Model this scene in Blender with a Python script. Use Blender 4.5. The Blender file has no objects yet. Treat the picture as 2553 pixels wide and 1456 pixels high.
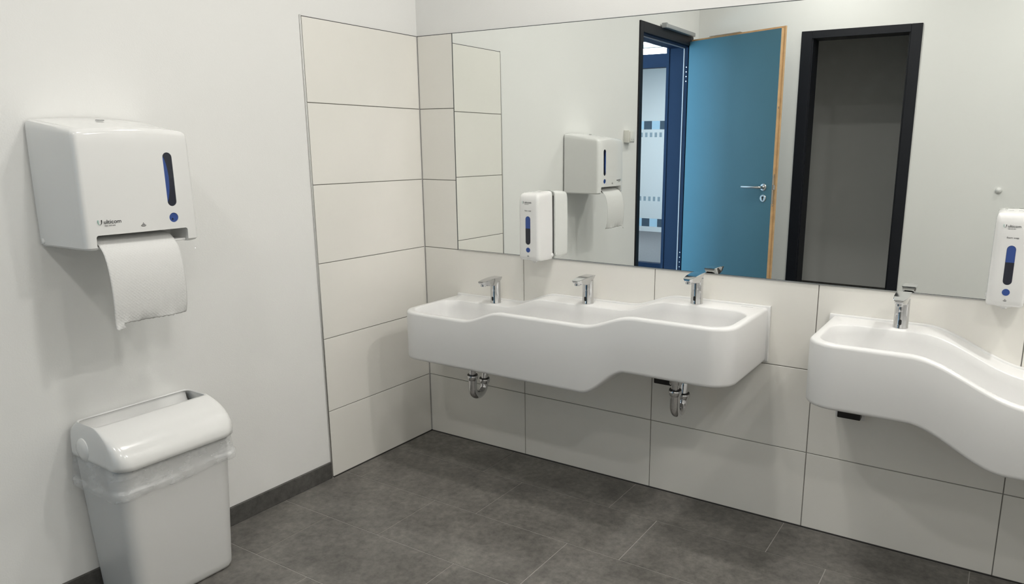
import bpy, bmesh, math, random
from mathutils import Vector, Matrix
random.seed(4)
sc = bpy.context.scene
COL = sc.collection
# ------------------------------------------------------------------ camera
W, H = 2553, 1456
cam_d = bpy.data.cameras.new('camera'); cam = bpy.data.objects.new('camera', cam_d); COL.objects.link(cam)
CAM = Vector((2.2847, -2.5105, 1.3451)); YAW, PITCH, ROLL, FPX, SX, SY = .54320, -.21507, .0034, 1828.33, 141.42, 33.26
fw = Vector((-math.sin(YAW)*math.cos(PITCH), math.cos(YAW)*math.cos(PITCH), math.sin(PITCH)))
rt = Vector((math.cos(YAW), math.sin(YAW), 0)); up = rt.cross(fw)
rt2 = math.cos(ROLL)*rt + math.sin(ROLL)*up; up2 = -math.sin(ROLL)*rt + math.cos(ROLL)*up
M = Matrix((rt2, up2, -fw)).transposed().to_4x4(); M.translation = CAM
cam.matrix_world = M
cam_d.sensor_fit = 'HORIZONTAL'; cam_d.sensor_width = 36; cam_d.lens = FPX/W*36
cam_d.shift_x = -SX/W; cam_d.shift_y = SY/W; cam_d.clip_start = .02
sc.camera = cam
# ------------------------------------------------------------------ world, exposure
w = bpy.data.worlds.new('world'); sc.world = w; w.use_nodes = True
w.node_tree.nodes['Background'].inputs[0].default_value = (.75, .85, 1, 1)
w.node_tree.nodes['Background'].inputs[1].default_value = .6
sc.view_settings.view_transform = 'Standard'; sc.view_settings.look = 'None'
sc.view_settings.exposure = -0.10; sc.view_settings.gamma = 1; sc.view_settings.use_curve_mapping = False
sc.cycles.sample_clamp_indirect = 60; sc.cycles.max_bounces = 7; sc.cycles.diffuse_bounces = 4; sc.cycles.adaptive_threshold = .02; sc.cycles.blur_glossy = .04
CEIL = 2.90
WARM = (1.0, .975, .925)
# recessed ceiling downlights: x, y, power, place words; the last lamp is an added fill
LAMPS = [(3.05, -.52, 22, 'over the basin with the falling rim'),
         (1.36, -1.30, 12, 'between the towel dispenser and the mirror'),
         (1.12, -.52, 9, 'nearest the tiled corner'),
         (1.05, -2.62, 11, 'nearest the open blue door'),
         (2.80, -2.62, 11.5, 'in front of the dark doorway'),
         (3.45, -1.38, 13, 'added by the right-hand wall to brighten the left wall')]  # extra lamp, added to throw frontal light onto the left wall
def area(name, loc, rot, size, power, col, shape='SQUARE', sy=None):
    l = bpy.data.lights.new(name, 'AREA'); l.shape = shape; l.size = size
    if sy: l.size_y = sy
    l.energy = power; l.color = col
    o = bpy.data.objects.new(name, l); COL.objects.link(o); o.location = loc; o.rotation_euler = rot
    return o
for x, y, p, t in LAMPS:
    area('downlight_light', (x, y, CEIL-.012), (0, 0, 0), .15, p, WARM, 'DISK')
# corridor daylight (window in the corridor's far wall) and the office behind the glazing
area('corridor_daylight', (-1.15, -.36, 1.45), (math.radians(-90), 0, 0), 1.7, 120, (.58, .82, 1.0), 'RECTANGLE', 2.1)
area('corridor_ceiling_light', (-1.1, -3.9, 2.55), (0, 0, 0), .5, 8, (.85, .93, 1.0))
area('office_daylight', (-2.0, -6.2, 2.5), (0, 0, 0), 1.6, 66, (.92, .96, 1.0))

# ------------------------------------------------------------------ materials
def mat(name, col, rough=.5, metal=0, spec=None, coat=0, bump=None, vary=None, trans=0, alpha=1, emit=None, ior=None, sss=0):
    m = bpy.data.materials.new(name); m.use_nodes = True; nt = m.node_tree; b = nt.nodes['Principled BSDF']
    b.inputs['Base Color'].default_value = (*col, 1); b.inputs['Roughness'].default_value = rough
    b.inputs['Metallic'].default_value = metal
    if spec is not None: b.inputs['Specular IOR Level'].default_value = spec
    if coat: b.inputs['Coat Weight'].default_value = coat; b.inputs['Coat Roughness'].default_value = .04
    if trans: b.inputs['Transmission Weight'].default_value = trans
    if ior: b.inputs['IOR'].default_value = ior
    if alpha < 1: b.inputs['Alpha'].default_value = alpha
    if emit: b.inputs['Emission Color'].default_value = (*emit[0], 1); b.inputs['Emission Strength'].default_value = emit[1]
    tc = nt.nodes.new('ShaderNodeTexCoord')
    if bump:
        sc_, st, dist = bump
        n = nt.nodes.new('ShaderNodeTexNoise'); n.inputs['Scale'].default_value = sc_; n.inputs['Detail'].default_value = 3
        nt.links.new(tc.outputs['Object'], n.inputs['Vector'])
        bp = nt.nodes.new('ShaderNodeBump'); bp.inputs['Strength'].default_value = st; bp.inputs['Distance'].default_value = dist
        nt.links.new(n.outputs['Fac'], bp.inputs['Height']); nt.links.new(bp.outputs[0], b.inputs['Normal'])
    if vary:
        n = nt.nodes.new('ShaderNodeTexNoise'); n.inputs['Scale'].default_value = vary[0]; n.inputs['Detail'].default_value = 6; n.inputs['Roughness'].default_value = .62
        nt.links.new(tc.outputs['Object'], n.inputs['Vector'])
        r = nt.nodes.new('ShaderNodeValToRGB'); r.color_ramp.elements[0].position = .32; r.color_ramp.elements[1].position = .7
        k = vary[1]
        r.color_ramp.elements[0].color = (*[c*(1-k) for c in col], 1); r.color_ramp.elements[1].color = (*[c*(1+k) for c in col], 1)
        nt.links.new(n.outputs['Fac'], r.inputs[0]); nt.links.new(r.outputs[0], b.inputs['Base Color'])
    return m
M_plaster = mat('wall_paint', (.76, .76, .745), .85, bump=(220, .12, .002), vary=(1.3, .012))
M_ceil = mat('ceiling_paint', (.82, .82, .80), .9, bump=(80, .1, .002))
M_tile = mat('wall_tile', (.76, .745, .70), .38, bump=(30, .02, .001), vary=(2.5, .015))
M_grout = mat('grout_grey', (.26, .25, .235), .85, bump=(400, .2, .001))
M_fgrout = mat('floor_grout', (.36, .345, .32), .9, bump=(400, .2, .001))
M_seal = mat('dark_silicone', (.035, .034, .033), .5, bump=(200, .1, .001))
M_ceramic = mat('mineral_cast_white', (.70, .70, .695), .32, coat=.25, bump=(6, .01, .001))
M_plastic = mat('white_gloss_plastic', (.74, .74, .73), .16, coat=.5, bump=(60, .012, .0005))
M_plastic2 = mat('grey_white_plastic', (.70, .70, .69), .4, bump=(60, .02, .0005))
M_binbody = mat('bin_plastic', (.62, .62, .61), .38, bump=(500, .06, .0006))
M_chrome = mat('chrome', (.66, .66, .67), .06, 1, bump=(3, .01, .001))
M_steel = mat('brushed_steel', (.62, .62, .62), .26, 1, bump=(90, .05, .0005))
M_alu = mat('aluminium_trim', (.62, .62, .61), .35, 1, bump=(90, .03, .0005))
M_black = mat('black_plastic', (.006, .006, .007), .25, bump=(90, .03, .0005))
M_mirror = mat('mirror_silver', (.90, .925, .905), .0, 1, bump=(1, 0.0, .0001))
M_mirroredge = mat('mirror_edge', (.06, .07, .07), .3, bump=(90, .03, .0005))
M_frame = mat('anthracite_lacquer', (.007, .008, .012), .5, spec=.3, bump=(120, .03, .0005))
M_navy = mat('navy_lacquer', (.012, .027, .062), .6, spec=.12, bump=(120, .03, .0005))
M_door = mat('petrol_blue_laminate', (.070, .195, .270), .42, bump=(300, .05, .0005), vary=(3, .03))
M_wood = mat('pale_wood_lipping', (.58, .38, .20), .5, bump=(40, .05, .001), vary=(18, .12))
M_seal2 = mat('grey_rubber_seal', (.42, .45, .50), .6, bump=(90, .03, .0005))
M_blue = mat('window_blue_plastic', (.018, .06, .26), .12, coat=.4, bump=(20, .01, .0005))
M_navyw = mat('window_navy_plastic', (.003, .005, .018), .1, coat=.4, bump=(20, .01, .0005))
M_ink = mat('print_ink', (.015, .015, .018), .6, bump=(90, .01, .0005))
M_green = mat('print_green', (.20, .42, .36), .6, bump=(90, .01, .0005))
M_greyprint = mat('print_grey', (.42, .42, .42), .6, bump=(90, .01, .0005))
M_white = mat('light_diffuser', (.9, .9, .9), .5, emit=(WARM, 9), bump=(90, .01, .0005))
M_office = mat('office_paint', (.74, .77, .79), .8, bump=(90, .05, .001))
M_carpet = mat('grey_carpet', (.20, .205, .22), .95, bump=(500, .3, .002), vary=(40, .1))
M_glass = mat('partition_glass', (.92, .97, .98), .0, trans=1, ior=1.02, bump=(1, 0.0, .0001))
M_grey_sq = mat('frosted_marker', (.22, .25, .27), .6, bump=(200, .05, .0005))
M_mark_b = mat('dark_marker', (.020, .035, .055), .5, bump=(200, .05, .0005))
M_mark_w = mat('pale_blue_marker', (.33, .43, .50), .5, bump=(200, .05, .0005))
# floor tile: dark stone ware with speckle
def floor_mat(name, col):
    m = bpy.data.materials.new(name); m.use_nodes = True; nt = m.node_tree; b = nt.nodes['Principled BSDF']; L = nt.links.new
    tc = nt.nodes.new('ShaderNodeTexCoord')
    def noise(s, d, r=.6):
        n = nt.nodes.new('ShaderNodeTexNoise'); n.inputs['Scale'].default_value = s; n.inputs['Detail'].default_value = d; n.inputs['Roughness'].default_value = r
        L(tc.outputs['Object'], n.inputs['Vector']); return n
    a = noise(4.5, 8, .68); c = noise(160, 4, .7); d = noise(38, 6, .7)
    r1 = nt.nodes.new('ShaderNodeValToRGB'); r1.color_ramp.elements[0].position = .34; r1.color_ramp.elements[1].position = .68
    r1.color_ramp.elements[0].color = (*[v*.72 for v in col], 1); r1.color_ramp.elements[1].color = (*[v*1.3 for v in col], 1)
    L(a.outputs['Fac'], r1.inputs[0])
    mx = nt.nodes.new('ShaderNodeMix'); mx.data_type = 'RGBA'; mx.blend_type = 'MULTIPLY'; mx.inputs[0].default_value = 1
    r2 = nt.nodes.new('ShaderNodeValToRGB'); r2.color_ramp.elements[0].position = .3; r2.color_ramp.elements[1].position = .72
    r2.color_ramp.elements[0].color = (.66, .66, .66, 1); r2.color_ramp.elements[1].color = (1.38, 1.38, 1.36, 1)
    L(d.outputs['Fac'], r2.inputs[0]); L(r1.outputs[0], mx.inputs[6]); L(r2.outputs[0], mx.inputs[7])
    r3 = nt.nodes.new('ShaderNodeValToRGB'); r3.color_ramp.elements[0].position = .64; r3.color_ramp.elements[1].position = .76
    r3.color_ramp.elements[0].color = (0, 0, 0, 1); r3.color_ramp.elements[1].color = (.10, .10, .095, 1)
    L(c.outputs['Fac'], r3.inputs[0])
    ad = nt.nodes.new('ShaderNodeMix'); ad.data_type = 'RGBA'; ad.blend_type = 'ADD'; ad.inputs[0].default_value = 1
    L(mx.outputs[2], ad.inputs[6]); L(r3.outputs[0], ad.inputs[7]); L(ad.outputs[2], b.inputs['Base Color'])
    b.inputs['Roughness'].default_value = .55
    bp = nt.nodes.new('ShaderNodeBump'); bp.inputs['Strength'].default_value = .25; bp.inputs['Distance'].default_value = .001
    L(c.outputs['Fac'], bp.inputs['Height']); L(bp.outputs[0], b.inputs['Normal'])
    return m
M_floor = floor_mat('dark_stoneware', (.134, .127, .116))
M_skirt = floor_mat('dark_skirting_tile', (.075, .072, .068))
# embossed paper
def paper_mat():
    m = bpy.data.materials.new('embossed_paper'); m.use_nodes = True; nt = m.node_tree; b = nt.nodes['Principled BSDF']; L = nt.links.new
    b.inputs['Base Color'].default_value = (.80, .80, .79, 1); b.inputs['Roughness'].default_value = .9
    tc = nt.nodes.new('ShaderNodeTexCoord'); mp = nt.nodes.new('ShaderNodeMapping'); mp.inputs['Rotation'].default_value = (math.radians(45), 0, 0)
    v = nt.nodes.new('ShaderNodeTexVoronoi'); v.inputs['Scale'].default_value = 155; v.inputs['Randomness'].default_value = .25
    L(tc.outputs['Object'], mp.inputs[0]); L(mp.outputs[0], v.inputs['Vector'])
    bp = nt.nodes.new('ShaderNodeBump'); bp.inputs['Strength'].default_value = .75; bp.inputs['Distance'].default_value = .0011
    L(v.outputs['Distance'], bp.inputs['Height']); L(bp.outputs[0], b.inputs['Normal'])
    tr = nt.nodes.new('ShaderNodeBsdfTranslucent'); tr.inputs[0].default_value = (.8, .8, .78, 1)
    ms = nt.nodes.new('ShaderNodeMixShader'); ms.inputs[0].default_value = .22
    L(b.outputs[0], ms.inputs[1]); L(tr.outputs[0], ms.inputs[2]); L(ms.outputs[0], nt.nodes['Material Output'].inputs[0])
    return m
M_paper = paper_mat()
def film_mat():
    m = bpy.data.materials.new('thin_plastic_film'); m.use_nodes = True; nt = m.node_tree; b = nt.nodes['Principled BSDF']; L = nt.links.new
    b.inputs['Base Color'].default_value = (.82, .83, .84, 1); b.inputs['Roughness'].default_value = .22; b.inputs['Specular IOR Level'].default_value = .8
    tc = nt.nodes.new('ShaderNodeTexCoord'); n = nt.nodes.new('ShaderNodeTexNoise'); n.inputs['Scale'].default_value = 13; n.inputs['Detail'].default_value = 3
    mp = nt.nodes.new('ShaderNodeMapping'); mp.inputs['Scale'].default_value = (1, 1, 2.2)
    L(tc.outputs['Object'], mp.inputs[0]); L(mp.outputs[0], n.inputs['Vector'])
    bp = nt.nodes.new('ShaderNodeBump'); bp.inputs['Strength'].default_value = .8; bp.inputs['Distance'].default_value = .006
    L(n.outputs['Fac'], bp.inputs['Height']); L(bp.outputs[0], b.inputs['Normal'])
    tr = nt.nodes.new('ShaderNodeBsdfTransparent'); tr.inputs[0].default_value = (.97, .97, .97, 1)
    ms = nt.nodes.new('ShaderNodeMixShader')
    r = nt.nodes.new('ShaderNodeMapRange'); r.inputs[1].default_value = .35; r.inputs[2].default_value = .7; r.inputs[3].default_value = .14; r.inputs[4].default_value = .42
    L(n.outputs['Fac'], r.inputs[0]); L(r.outputs[0], ms.inputs[0])
    L(tr.outputs[0], ms.inputs[1]); L(b.outputs[0], ms.inputs[2]); L(ms.outputs[0], nt.nodes['Material Output'].inputs[0])
    return m
M_film = film_mat()

# ------------------------------------------------------------------ mesh helpers
def obj(name, bm, mats, parent=None, smooth=True, ang=35, loc=None, keep=False):
    if not keep: bmesh.ops.recalc_face_normals(bm, faces=bm.faces[:])
    for f in bm.faces: f.smooth = smooth
    if smooth:
        for e in bm.edges:
            if len(e.link_faces) == 2 and e.calc_face_angle(0) > math.radians(ang): e.smooth = False
    me = bpy.data.meshes.new(name); bm.to_mesh(me); bm.free()
    for m in (mats if isinstance(mats, (list, tuple)) else [mats]): me.materials.append(m)
    o = bpy.data.objects.new(name, me); COL.objects.link(o)
    if loc: o.location = loc
    if parent: o.parent = parent
    return o
def empty(name, loc, rz=0):
    o = bpy.data.objects.new(name, None); COL.objects.link(o); o.location = loc; o.rotation_euler = (0, 0, rz); o.empty_display_size = .05
    return o
def tag(o, label, cat, group=None, kind=None):
    if label: o['label'] = label
    if cat: o['category'] = cat
    if group: o['group'] = group
    if kind: o['kind'] = kind
    return o
def struct(o): o['kind'] = 'structure'; return o
def box(bm, a, b, bev=0, seg=2, mi=0):
    vs = [bm.verts.new((x, y, z)) for x in (a[0], b[0]) for y in (a[1], b[1]) for z in (a[2], b[2])]
    fs = [bm.faces.new([vs[i] for i in q]) for q in ((0, 1, 3, 2), (4, 6, 7, 5), (0, 4, 5, 1), (2, 3, 7, 6), (0, 2, 6, 4), (1, 5, 7, 3))]
    for f in fs: f.material_index = mi
    if bev:
        es = list({e for f in fs for e in f.edges})
        r = bmesh.ops.bevel(bm, geom=es, offset=bev, segments=seg, affect='EDGES', profile=.5)
        for f in r['faces']: f.material_index = mi
    return fs
def BM(): return bmesh.new()
def boxobj(name, a, b, m, parent=None, bev=0, seg=2):
    bm = BM(); box(bm, a, b, bev, seg); return obj(name, bm, m, parent)
def cyl(bm, p0, p1, r0, r1=None, n=24, caps=True, mi=0):
    r1 = r0 if r1 is None else r1
    p0, p1 = Vector(p0), Vector(p1); d = (p1-p0).normalized()
    a = d.orthogonal().normalized(); b = d.cross(a)
    L0 = [bm.verts.new(p0 + r0*(a*math.cos(t)+b*math.sin(t))) for t in [2*math.pi*i/n for i in range(n)]]
    L1 = [bm.verts.new(p1 + r1*(a*math.cos(t)+b*math.sin(t))) for t in [2*math.pi*i/n for i in range(n)]]
    for i in range(n):
        f = bm.faces.new((L0[i], L0[(i+1) % n], L1[(i+1) % n], L1[i])); f.material_index = mi
    if caps:
        f = bm.faces.new(L0[::-1]); f.material_index = mi; f = bm.faces.new(L1); f.material_index = mi
def lathe(bm, c, axis, prof, n=28):
    """prof: list of (r, h) along axis from point c"""
    c = Vector(c); d = Vector(axis).normalized(); a = d.orthogonal().normalized(); b = d.cross(a)
    rings = []
    for r, h in prof:
        if r < 1e-6: rings.append([bm.verts.new(c+d*h)])
        else: rings.append([bm.verts.new(c+d*h+r*(a*math.cos(t)+b*math.sin(t))) for t in [2*math.pi*i/n for i in range(n)]])
    for A, B in zip(rings, rings[1:]):
        for i in range(n):
            j = (i+1) % n
            if len(A) == 1 and len(B) > 1: bm.faces.new((A[0], B[j], B[i]))
            elif len(B) == 1 and len(A) > 1: bm.faces.new((A[i], A[j], B[0]))
            elif len(A) > 1: bm.faces.new((A[i], A[j], B[j], B[i]))
def tube(bm, pts, r, n=16, caps=True):
    pts = [Vector(p) for p in pts]; rs = r if isinstance(r, (list, tuple)) else [r]*len(pts)
    T = []
    for i in range(len(pts)):
        a = pts[max(i-1, 0)]; b = pts[min(i+1, len(pts)-1)]; T.append((b-a).normalized())
    nrm = T[0].orthogonal().normalized(); rings = []
    for i, p in enumerate(pts):
        nrm = (nrm - T[i]*nrm.dot(T[i])).normalized(); bn = T[i].cross(nrm)
        rings.append([bm.verts.new(p+rs[i]*(nrm*math.cos(t)+bn*math.sin(t))) for t in [2*math.pi*k/n for k in range(n)]])
    for A, B in zip(rings, rings[1:]):
        for i in range(n): bm.faces.new((A[i], A[(i+1) % n], B[(i+1) % n], B[i]))
    if caps: bm.faces.new(rings[0][::-1]); bm.faces.new(rings[-1])
def bridge(bm, A, B, mi=0):
    n = len(A)
    for i in range(n):
        f = bm.faces.new((A[i], A[(i+1) % n], B[(i+1) % n], B[i])); f.material_index = mi
def rrect(x0, x1, y0, y1, r, ns=8, nl=24, nsd=3):
    """closed loop of (x,y), starting mid of left side; y0 = front, y1 = back; r = (fl, fr, br, bl)"""
    fl, fr, br, bl = r; P = []
    ym = (y0+y1)/2
    def lin(a, b, n): return [(a[0]+(b[0]-a[0])*i/n, a[1]+(b[1]-a[1])*i/n) for i in range(n)]
    def arc(cx, cy, rr, a0, a1): return [(cx+rr*math.cos(math.radians(a0+(a1-a0)*i/ns)), cy+rr*math.sin(math.radians(a0+(a1-a0)*i/ns))) for i in range(ns)]
    P += lin((x0, ym), (x0, y0+fl), nsd); P += arc(x0+fl, y0+fl, fl, 180, 270)
    P += lin((x0+fl, y0), (x1-fr, y0), nl); P += arc(x1-fr, y0+fr, fr, 270, 360)
    P += lin((x1, y0+fr), (x1, ym), nsd)
    P += lin((x1, ym), (x1, y1-br), nsd); P += arc(x1-br, y1-br, br, 0, 90)
    P += lin((x1-br, y1), (x0+bl, y1), nl); P += arc(x0+bl, y1-bl, bl, 90, 180)
    P += lin((x0, y1-bl), (x0, ym), nsd)
    return P
def capgrid(bm, L, mi=0):
    n = len(L); h = n//2
    for i in range(h):
        a, b = L[i], L[i+1]; c, d = L[(n-i-1) % n], L[(n-i) % n]
        vs = []
        for v in (a, b, c, d):
            if v not in vs: vs.append(v)
        if len(vs) > 2:
            f = bm.faces.new(vs); f.material_index = mi
def boolean(o, cutter, op='DIFFERENCE'):
    md = o.modifiers.new('b', 'BOOLEAN'); md.object = cutter; md.operation = op; md.solver = 'EXACT'
    bpy.context.view_layer.update()
    ev = o.evaluated_get(bpy.context.evaluated_depsgraph_get())
    me = bpy.data.meshes.new_from_object(ev); o.modifiers.remove(md)
    old = o.data; o.data = me; bpy.data.meshes.remove(old)
    cm = cutter.data; bpy.data.objects.remove(cutter); bpy.data.meshes.remove(cm)
    bm = BM(); bm.from_mesh(me)
    for e in bm.edges:
        e.smooth = not (len(e.link_faces) == 2 and e.calc_face_angle(0) > math.radians(35))
    for f in bm.faces: f.smooth = True
    bm.to_mesh(me); bm.free()
def stadium(w_, h_, n=10):
    """stadium outline centred at 0: half width w_, total height h_"""
    P = []; s = h_/2-w_
    for i in range(n+1): t = math.pi*i/n; P.append((w_*math.cos(t), s+w_*math.sin(t)))
    for i in range(n+1): t = math.pi+math.pi*i/n; P.append((w_*math.cos(t), -s+w_*math.sin(t)))
    return P
def plate(bm, P, o, u, v, nrm, t, mi=0):
    o, u, v, nrm = Vector(o), Vector(u), Vector(v), Vector(nrm)
    A = [bm.verts.new(o+u*a+v*b) for a, b in P]; B = [bm.verts.new(o+u*a+v*b+nrm*t) for a, b in P]
    f = bm.faces.new(B); f.material_index = mi; f = bm.faces.new(A[::-1]); f.material_index = mi
    bridge(bm, A, B, mi)
def text_obj(name, s, o, u, v, nrm, size, m, parent, align='LEFT', sx=1.0):
    cu = bpy.data.curves.new(name, 'FONT'); cu.body = s; cu.size = size; cu.extrude = .00015; cu.align_x = align; cu.align_y = 'BOTTOM_BASELINE'
    t = bpy.data.objects.new(name, cu); COL.objects.link(t); bpy.context.view_layer.update()
    me = bpy.data.meshes.new_from_object(t.evaluated_get(bpy.context.evaluated_depsgraph_get()))
    bpy.data.objects.remove(t); bpy.data.curves.remove(cu)
    u, v, nrm, o = Vector(u), Vector(v), Vector(nrm), Vector(o)
    for vt in me.vertices:
        c = vt.co.copy(); vt.co = o+u*c.x*sx+v*c.y+nrm*(c.z+.0002)
    me.name = name; me.materials.clear(); me.materials.append(m)
    ob = bpy.data.objects.new(name, me); COL.objects.link(ob); ob.parent = parent
    return ob
def wave_mark(name, o, u, v, nrm, s, parent):
    """dot with three arcs opening downwards"""
    bm = BM(); o, u, v, nrm = map(Vector, (o, u, v, nrm))
    plate(bm, [(s*.09*math.cos(t), s*.09*math.sin(t)) for t in [2*math.pi*i/12 for i in range(12)]], o+nrm*.0001, u, v, nrm, .0003)
    for r in (.32, .54, .78):
        P = []
        a = [math.radians(-90-48+96*i/10) for i in range(11)]
        P = [(s*r*math.cos(t), s*r*math.sin(t)) for t in a]+[(s*(r-.10)*math.cos(t), s*(r-.10)*math.sin(t)) for t in a[::-1]]
        plate(bm, P, o+nrm*.0001, u, v, nrm, .0003)
    return obj(name, bm, M_ink, parent, smooth=False)
def u_logo(parent, o, u, v, nrm, s):
    bm = BM(); o, u, v, nrm = map(Vector, (o, u, v, nrm))
    def stroke(pts, w0, w1, mi):
        n = len(pts); Lf, Rt = [], []
        for i, p in enumerate(pts):
            a = Vector(pts[max(i-1, 0)]); b = Vector(pts[min(i+1, n-1)]); d = (b-a).normalized(); q = Vector((-d.y, d.x)); ww = w0+(w1-w0)*i/(n-1)
            Lf.append((p[0]+q.x*ww, p[1]+q.y*ww)); Rt.append((p[0]-q.x*ww, p[1]-q.y*ww))
        plate(bm, Lf+Rt[::-1], o+nrm*.0001, u, v, nrm, .0003, mi)
    stroke([(0, s), (-.01*s, s*.55), (.06*s, s*.2), (.28*s, 0)], s*.09, s*.04, 0)
    stroke([(s*.72, s), (s*.74, s*.55), (s*.66, s*.22), (s*.36, -.02*s)], s*.11, s*.03, 1)
    return obj('logo_mark', bm, [M_green, M_ink], parent, smooth=False)

# ------------------------------------------------------------------ room shell
XR, YB = 4.0, -3.26          # right wall, opposite wall
Z = [0, .2847, .5877, .8907, 1.1937, 1.4967, 1.7995]
XT = [0, .5465, 1.1495, 1.7525, 2.3555, 2.9585, 3.5615, 4.0]
G = .0016
# floor with staggered tiles
def tiled_floor():
    bm = BM()
    box(bm, (-.004, YB, -.05), (XR, .004, -.0012), mi=1)
    ys = [-.006, -.2365]+[-.2365-.303*i for i in range(1, 11)]
    offs = [.494, .092, .492, .239, .49, .09, .492, .24, .49, .09, .49, .24]
    for r in range(len(ys)-1):
        y1, y0 = ys[r], max(ys[r+1], YB)
        if y1 <= y0+.02: continue
        xs = [.004]; x = offs[r]
        while x < .05: x += .6
        while x < XR-.03: xs.append(x); x += .6
        xs.append(XR)
        for a, b in zip(xs, xs[1:]):
            g0 = G if a > .01 else .002
            box(bm, (a+g0, y0+G, -.003), (b-G, y1-(G if r else .001), 0))
    return obj('floor', bm, [M_floor, M_fgrout], smooth=False)
struct(tiled_floor())
bm = BM(); box(bm, (-.004, -.0035, -.002), (XR, .001, .0035)); box(bm, (-.001, -.6053, -.002), (.0035, 0, .0035))
struct(obj('trim_1', bm, M_seal, smooth=False))
# back wall
wb = struct(boxobj('wall_back', (-.16, .006, 0), (XR+.16, .16, CEIL), M_plaster))
bm = BM()
MX, MB = .1958, .8925
box(bm, (0, .0035, 0), (XR, .006, Z[3]), mi=1); box(bm, (0, .0035, Z[3]), (MX-.003, .006, Z[6]), mi=1)
def wt(bm, a, b, ax):
    # one wall tile; ax=1 back wall, ax=0 left wall
    if ax == 1: box(bm, (a[0]+G, .0, a[1]+G), (b[0]-G, .005, b[1]-G), .0007, 1)
    else: box(bm, (-.005, a[0]+G, a[1]+G), (0, b[0]-G, b[1]-G), .0007, 1)
for r in range(3):
    for a, b in zip(XT, XT[1:]): wt(bm, (a+(.002 if a == 0 else 0), Z[r]), (b, Z[r+1]), 1)
for r in range(3, 6): wt(bm, (.002, Z[r]), (MX-.0015, Z[r+1]), 1)
box(bm, (.0, .0008, Z[6]-.0025), (MX, .006, Z[6]+.001), mi=2)
obj('tile_cladding', bm, [M_tile, M_grout, M_seal], wb, smooth=False)
# left wall with the open doorway
wl = BM()
DY0, DY1, DZ = -2.225, -3.085, 2.130      # opening
box(wl, (-.16, -4.5, 0), (-.006, DY1, CEIL)); box(wl, (-.16, DY1, DZ), (-.006, DY0, CEIL)); box(wl, (-.16, DY0, 0), (-.006, .006, CEIL))
wl = struct(obj('wall_left', wl, M_plaster, smooth=False))
bm = BM(); PW = .6053
box(bm, (-.006, -PW, 0), (-.0035, 0, Z[6]), mi=1)
for r in range(6): wt(bm, (-PW, Z[r]), (-.001, Z[r+1]), 0)
box(bm, (-.006, -PW, Z[6]-.0025), (-.0008, 0, Z[6]+.001), mi=2)
obj('tile_panel', bm, [M_tile, M_grout, M_seal], wl, smooth=False)
boxobj('edge_trim', (-.006, -PW-.0065, 0), (.0012, -PW-.001, Z[6]+.004), M_alu, wl, .0012, 2)
# skirting on the left wall
bm = BM(); box(bm, (-.006, DY0+.04, 0), (.0045, -PW-.0075, .0695), .001, 1)
struct(obj('baseboard_left', bm, M_skirt, smooth=False))
struct(boxobj('wall_right', (XR, YB-.15, 0), (XR+.16, .16, CEIL), M_plaster))
# opposite wall with the second doorway
EX0, EX1 = .872, 1.548
bm = BM(); y0, y1 = YB-.16, YB
box(bm, (-.006, y0, 0), (EX0, y1, CEIL)); box(bm, (EX0, y0, DZ), (EX1, y1, CEIL)); box(bm, (EX1, y0, 0), (XR+.16, y1, CEIL))
struct(obj('wall_front', bm, M_plaster, smooth=False))
bm = BM(); box(bm, (.0, YB, 0), (EX0-.08, YB+.010, .0695), .001, 1); box(bm, (EX1+.07, YB, 0), (XR, YB+.010, .0695), .001, 1)
struct(obj('baseboard_front', bm, M_skirt, smooth=False))
struct(boxobj('ceiling', (-.16, YB-.16, CEIL), (XR+.16, .16, CEIL+.1), M_ceil))
# unlit room behind the second doorway
bm = BM(); VY = -4.68
box(bm, (-.006, VY-.1, 0), (3.2, VY, CEIL)); box(bm, (3.1, VY, 0), (3.2, YB-.16, CEIL)); box(bm, (-.006, VY, 0), (.2, YB-.16, CEIL)) 
struct(obj('wall_anteroom', bm, M_plaster, smooth=False))
bm = BM(); box(bm, (.2, VY, 0), (3.1, VY+.010, .07)); struct(obj('baseboard_anteroom', bm, M_skirt, smooth=False))
struct(boxobj('ceiling', (-.16, VY-.1, CEIL), (3.2, YB-.16, CEIL+.1), M_ceil))
struct(boxobj('floor', (-.004, VY-.1, -.05), (3.2, YB, -.0002), M_floor))
# corridor and the office behind the glazing
bm = BM()
box(bm, (-2.3, -4.5, 0), (-2.2, .0, CEIL)); box(bm, (-2.3, -.3, 0), (-.16, -.2, CEIL))
struct(obj('wall_corridor', bm, M_office, smooth=False))
struct(boxobj('floor', (-2.3, -8.3, -.05), (-.004, .0, -.0003), M_carpet))
struct(boxobj('ceiling', (-3.3, -8.3, CEIL), (-.16, .0, CEIL+.1), M_ceil))
bm = BM(); box(bm, (-3.3, -8.3, 0), (-.004, -8.2, CEIL)); box(bm, (-3.3, -8.2, 0), (-3.2, -4.62, CEIL)); box(bm, (-.1, -8.2, 0), (-.0, -4.78, CEIL)); box(bm, (-3.3, -4.72, 0), (-2.3, -4.62, CEIL))
struct(obj('wall_office', bm, M_office, smooth=False))
struct(boxobj('floor', (-3.3, -8.3, -.05), (-2.3, -4.6, -.0003), M_carpet))
struct(boxobj('baseboard_office', (-3.2, -8.2, 0), (-.1, -8.185, .08), M_office))
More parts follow.
